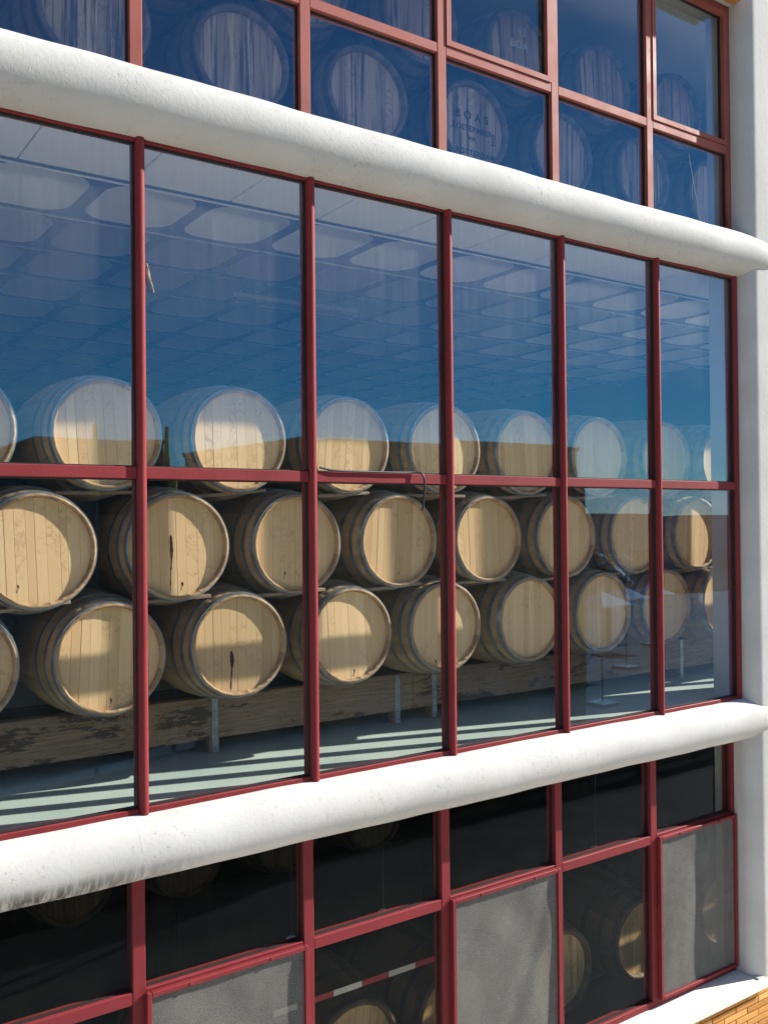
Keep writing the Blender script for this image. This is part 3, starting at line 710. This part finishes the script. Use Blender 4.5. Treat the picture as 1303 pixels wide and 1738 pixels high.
t = thing('long_building', 'long low mauve building beyond the square mirrored in the glass', 'building', (58, -40, 0))
MB().box(-38, 38, -4, 4, 0, 4.85).build('wall', MAU, t); MB().box(-38.1, 38.1, -4.1, 4.1, 4.85, 5.0).build('parapet', MAU, t)
for i in range(18): MB().box(-36+i*4.1, -34.6+i*4.1, 3.95, 4.03, 1.0, 2.6).build('window', DKG, t)
# railing before the library
fen = thing('iron_fence', 'black iron railing with upright bars along the street', 'fence', (8.6, -7.4, 0))
for zz in (.12, 1.12): MB().box(0, 9.6, -.02, .02, zz, zz+.04).build('rail', DKM, fen)
for i in range(7): MB().box(i*1.58, i*1.58+.05, -.025, .025, 0, 1.2).build('post', DKM, fen)
bar = MB().box(-.009, .009, -.009, .009, .16, 1.12).mesh('bar', DKM)
for i in range(80):
    if abs((i*.12) % 1.58-.02) > .05: obj('bar', bar, fen, (i*.12+.06, 0, 0))
# white parasols
CANV = m_plain('white_canvas', (.55, .54, .51), .8, .2, .06)
for i, (x, y, h, l) in enumerate(((17.6, -12.4, 2.95, 'tall white parasol nearest the library'), (22.6, -16.0, 2.6, 'white parasol between the library and the palm'), (27.6, -19.0, 2.35, 'low white parasol close beside the palm'))):
    t = thing('white_parasol', l+' mirrored in the glass', 'parasol', (x, y, 0), 'white parasols on the square')
    w = .62; m = MB(); ap = (0, 0, h); co = [(-w, -w, h-.36), (w, -w, h-.36), (w, w, h-.36), (-w, w, h-.36)]
    mids = [((co[k][0]+co[(k+1) % 4][0])/2*.97, (co[k][1]+co[(k+1) % 4][1])/2*.97, h-.33) for k in range(4)]
    vv = [ap]+[p for k in range(4) for p in (co[k], mids[k])]; m.add(vv, [(0, 1+k, 1+(k+1) % 8) for k in range(8)])
    m.add([(p[0]*.99, p[1]*.99, p[2]-.02) for p in vv], [(0, 1+(k+1) % 8, 1+k) for k in range(8)]); m.build('canopy', CANV, t)
    MB().tube([(0, 0, 0), (0, 0, h+.08)], .025, 10).build('pole', STEEL, t); MB().box(-.3, .3, -.3, .3, 0, .08, .01).build('base', CONC, t)
# palm
LEAF = m_plain('palm_leaf', (.06, .09, .03), .5, .4, .3, 3)
t = thing('palm_tree', 'small palm tree on the square mirrored in the glass', 'tree', (26.8, -20.6, 0))
MB().tube([(0, 0, 0), (.03, 0, 1), (0, .03, 2), (0, 0, 3.0)], [.17, .14, .13, .15], 10).build('trunk', BATTEN, t)
rp = random.Random(4); m = MB()
for i in range(34):
    a = 2*PI*i/34*5+rp.uniform(-.2, .2); el = rp.uniform(-.3, 1.3); Lf = rp.uniform(1.0, 1.5); pr = []
    for s_ in range(9):
        q = s_/8; rr_ = Lf*q*math.cos(el)+.0; hh = 3.0+Lf*q*math.sin(el)-.7*q*q*Lf*.8; pr.append(Vector((rr_*math.cos(a), rr_*math.sin(a), hh)))
    sd_ = Vector((-math.sin(a), math.cos(a), 0))
    for s_ in range(1, 9):
        for sg in (-1, 1):
            b0 = pr[s_-1].lerp(pr[s_], .2); b1 = pr[s_-1].lerp(pr[s_], .55); tip = pr[s_]+sd_*sg*.30*math.sin(PI*(s_/9)*.85+.3)+Vector((0, 0, -.10)); m.add([b0, b1, tip], [(0, 1, 2)])
m.build('crown', LEAF, t)
# slim yellow poles and a yellow awning on the near side of the street
YEL = m_plain('yellow_paint', (.55, .36, .05), .6, .3, .1)
for i, (x, y, l) in enumerate(((2.55, -5.95, 'leftmost'), (3.45, -5.95, 'next'))):
    t = thing('yellow_pole', ('pole with furled yellow pennant mirrored on the barrel beside it', 'pole with furled yellow pennant mirrored next to the maroon mullion')[i], 'pole', (x, y, 0), 'slim yellow poles in the street')
    MB().tube([(0, 0, .05), (0, 0, 5.25)], .03, 10).build('shaft', DKM, t); MB().tube([(0, 0, 5.25), (0, 0, 5.35), (0, 0, 5.75), (0, 0, 5.98)], [.05, .055, .028, .02], 12).build('furled_pennant', YEL, t); MB().box(-.15, .15, -.15, .15, 0, .06, .01).build('base', CONC, t)
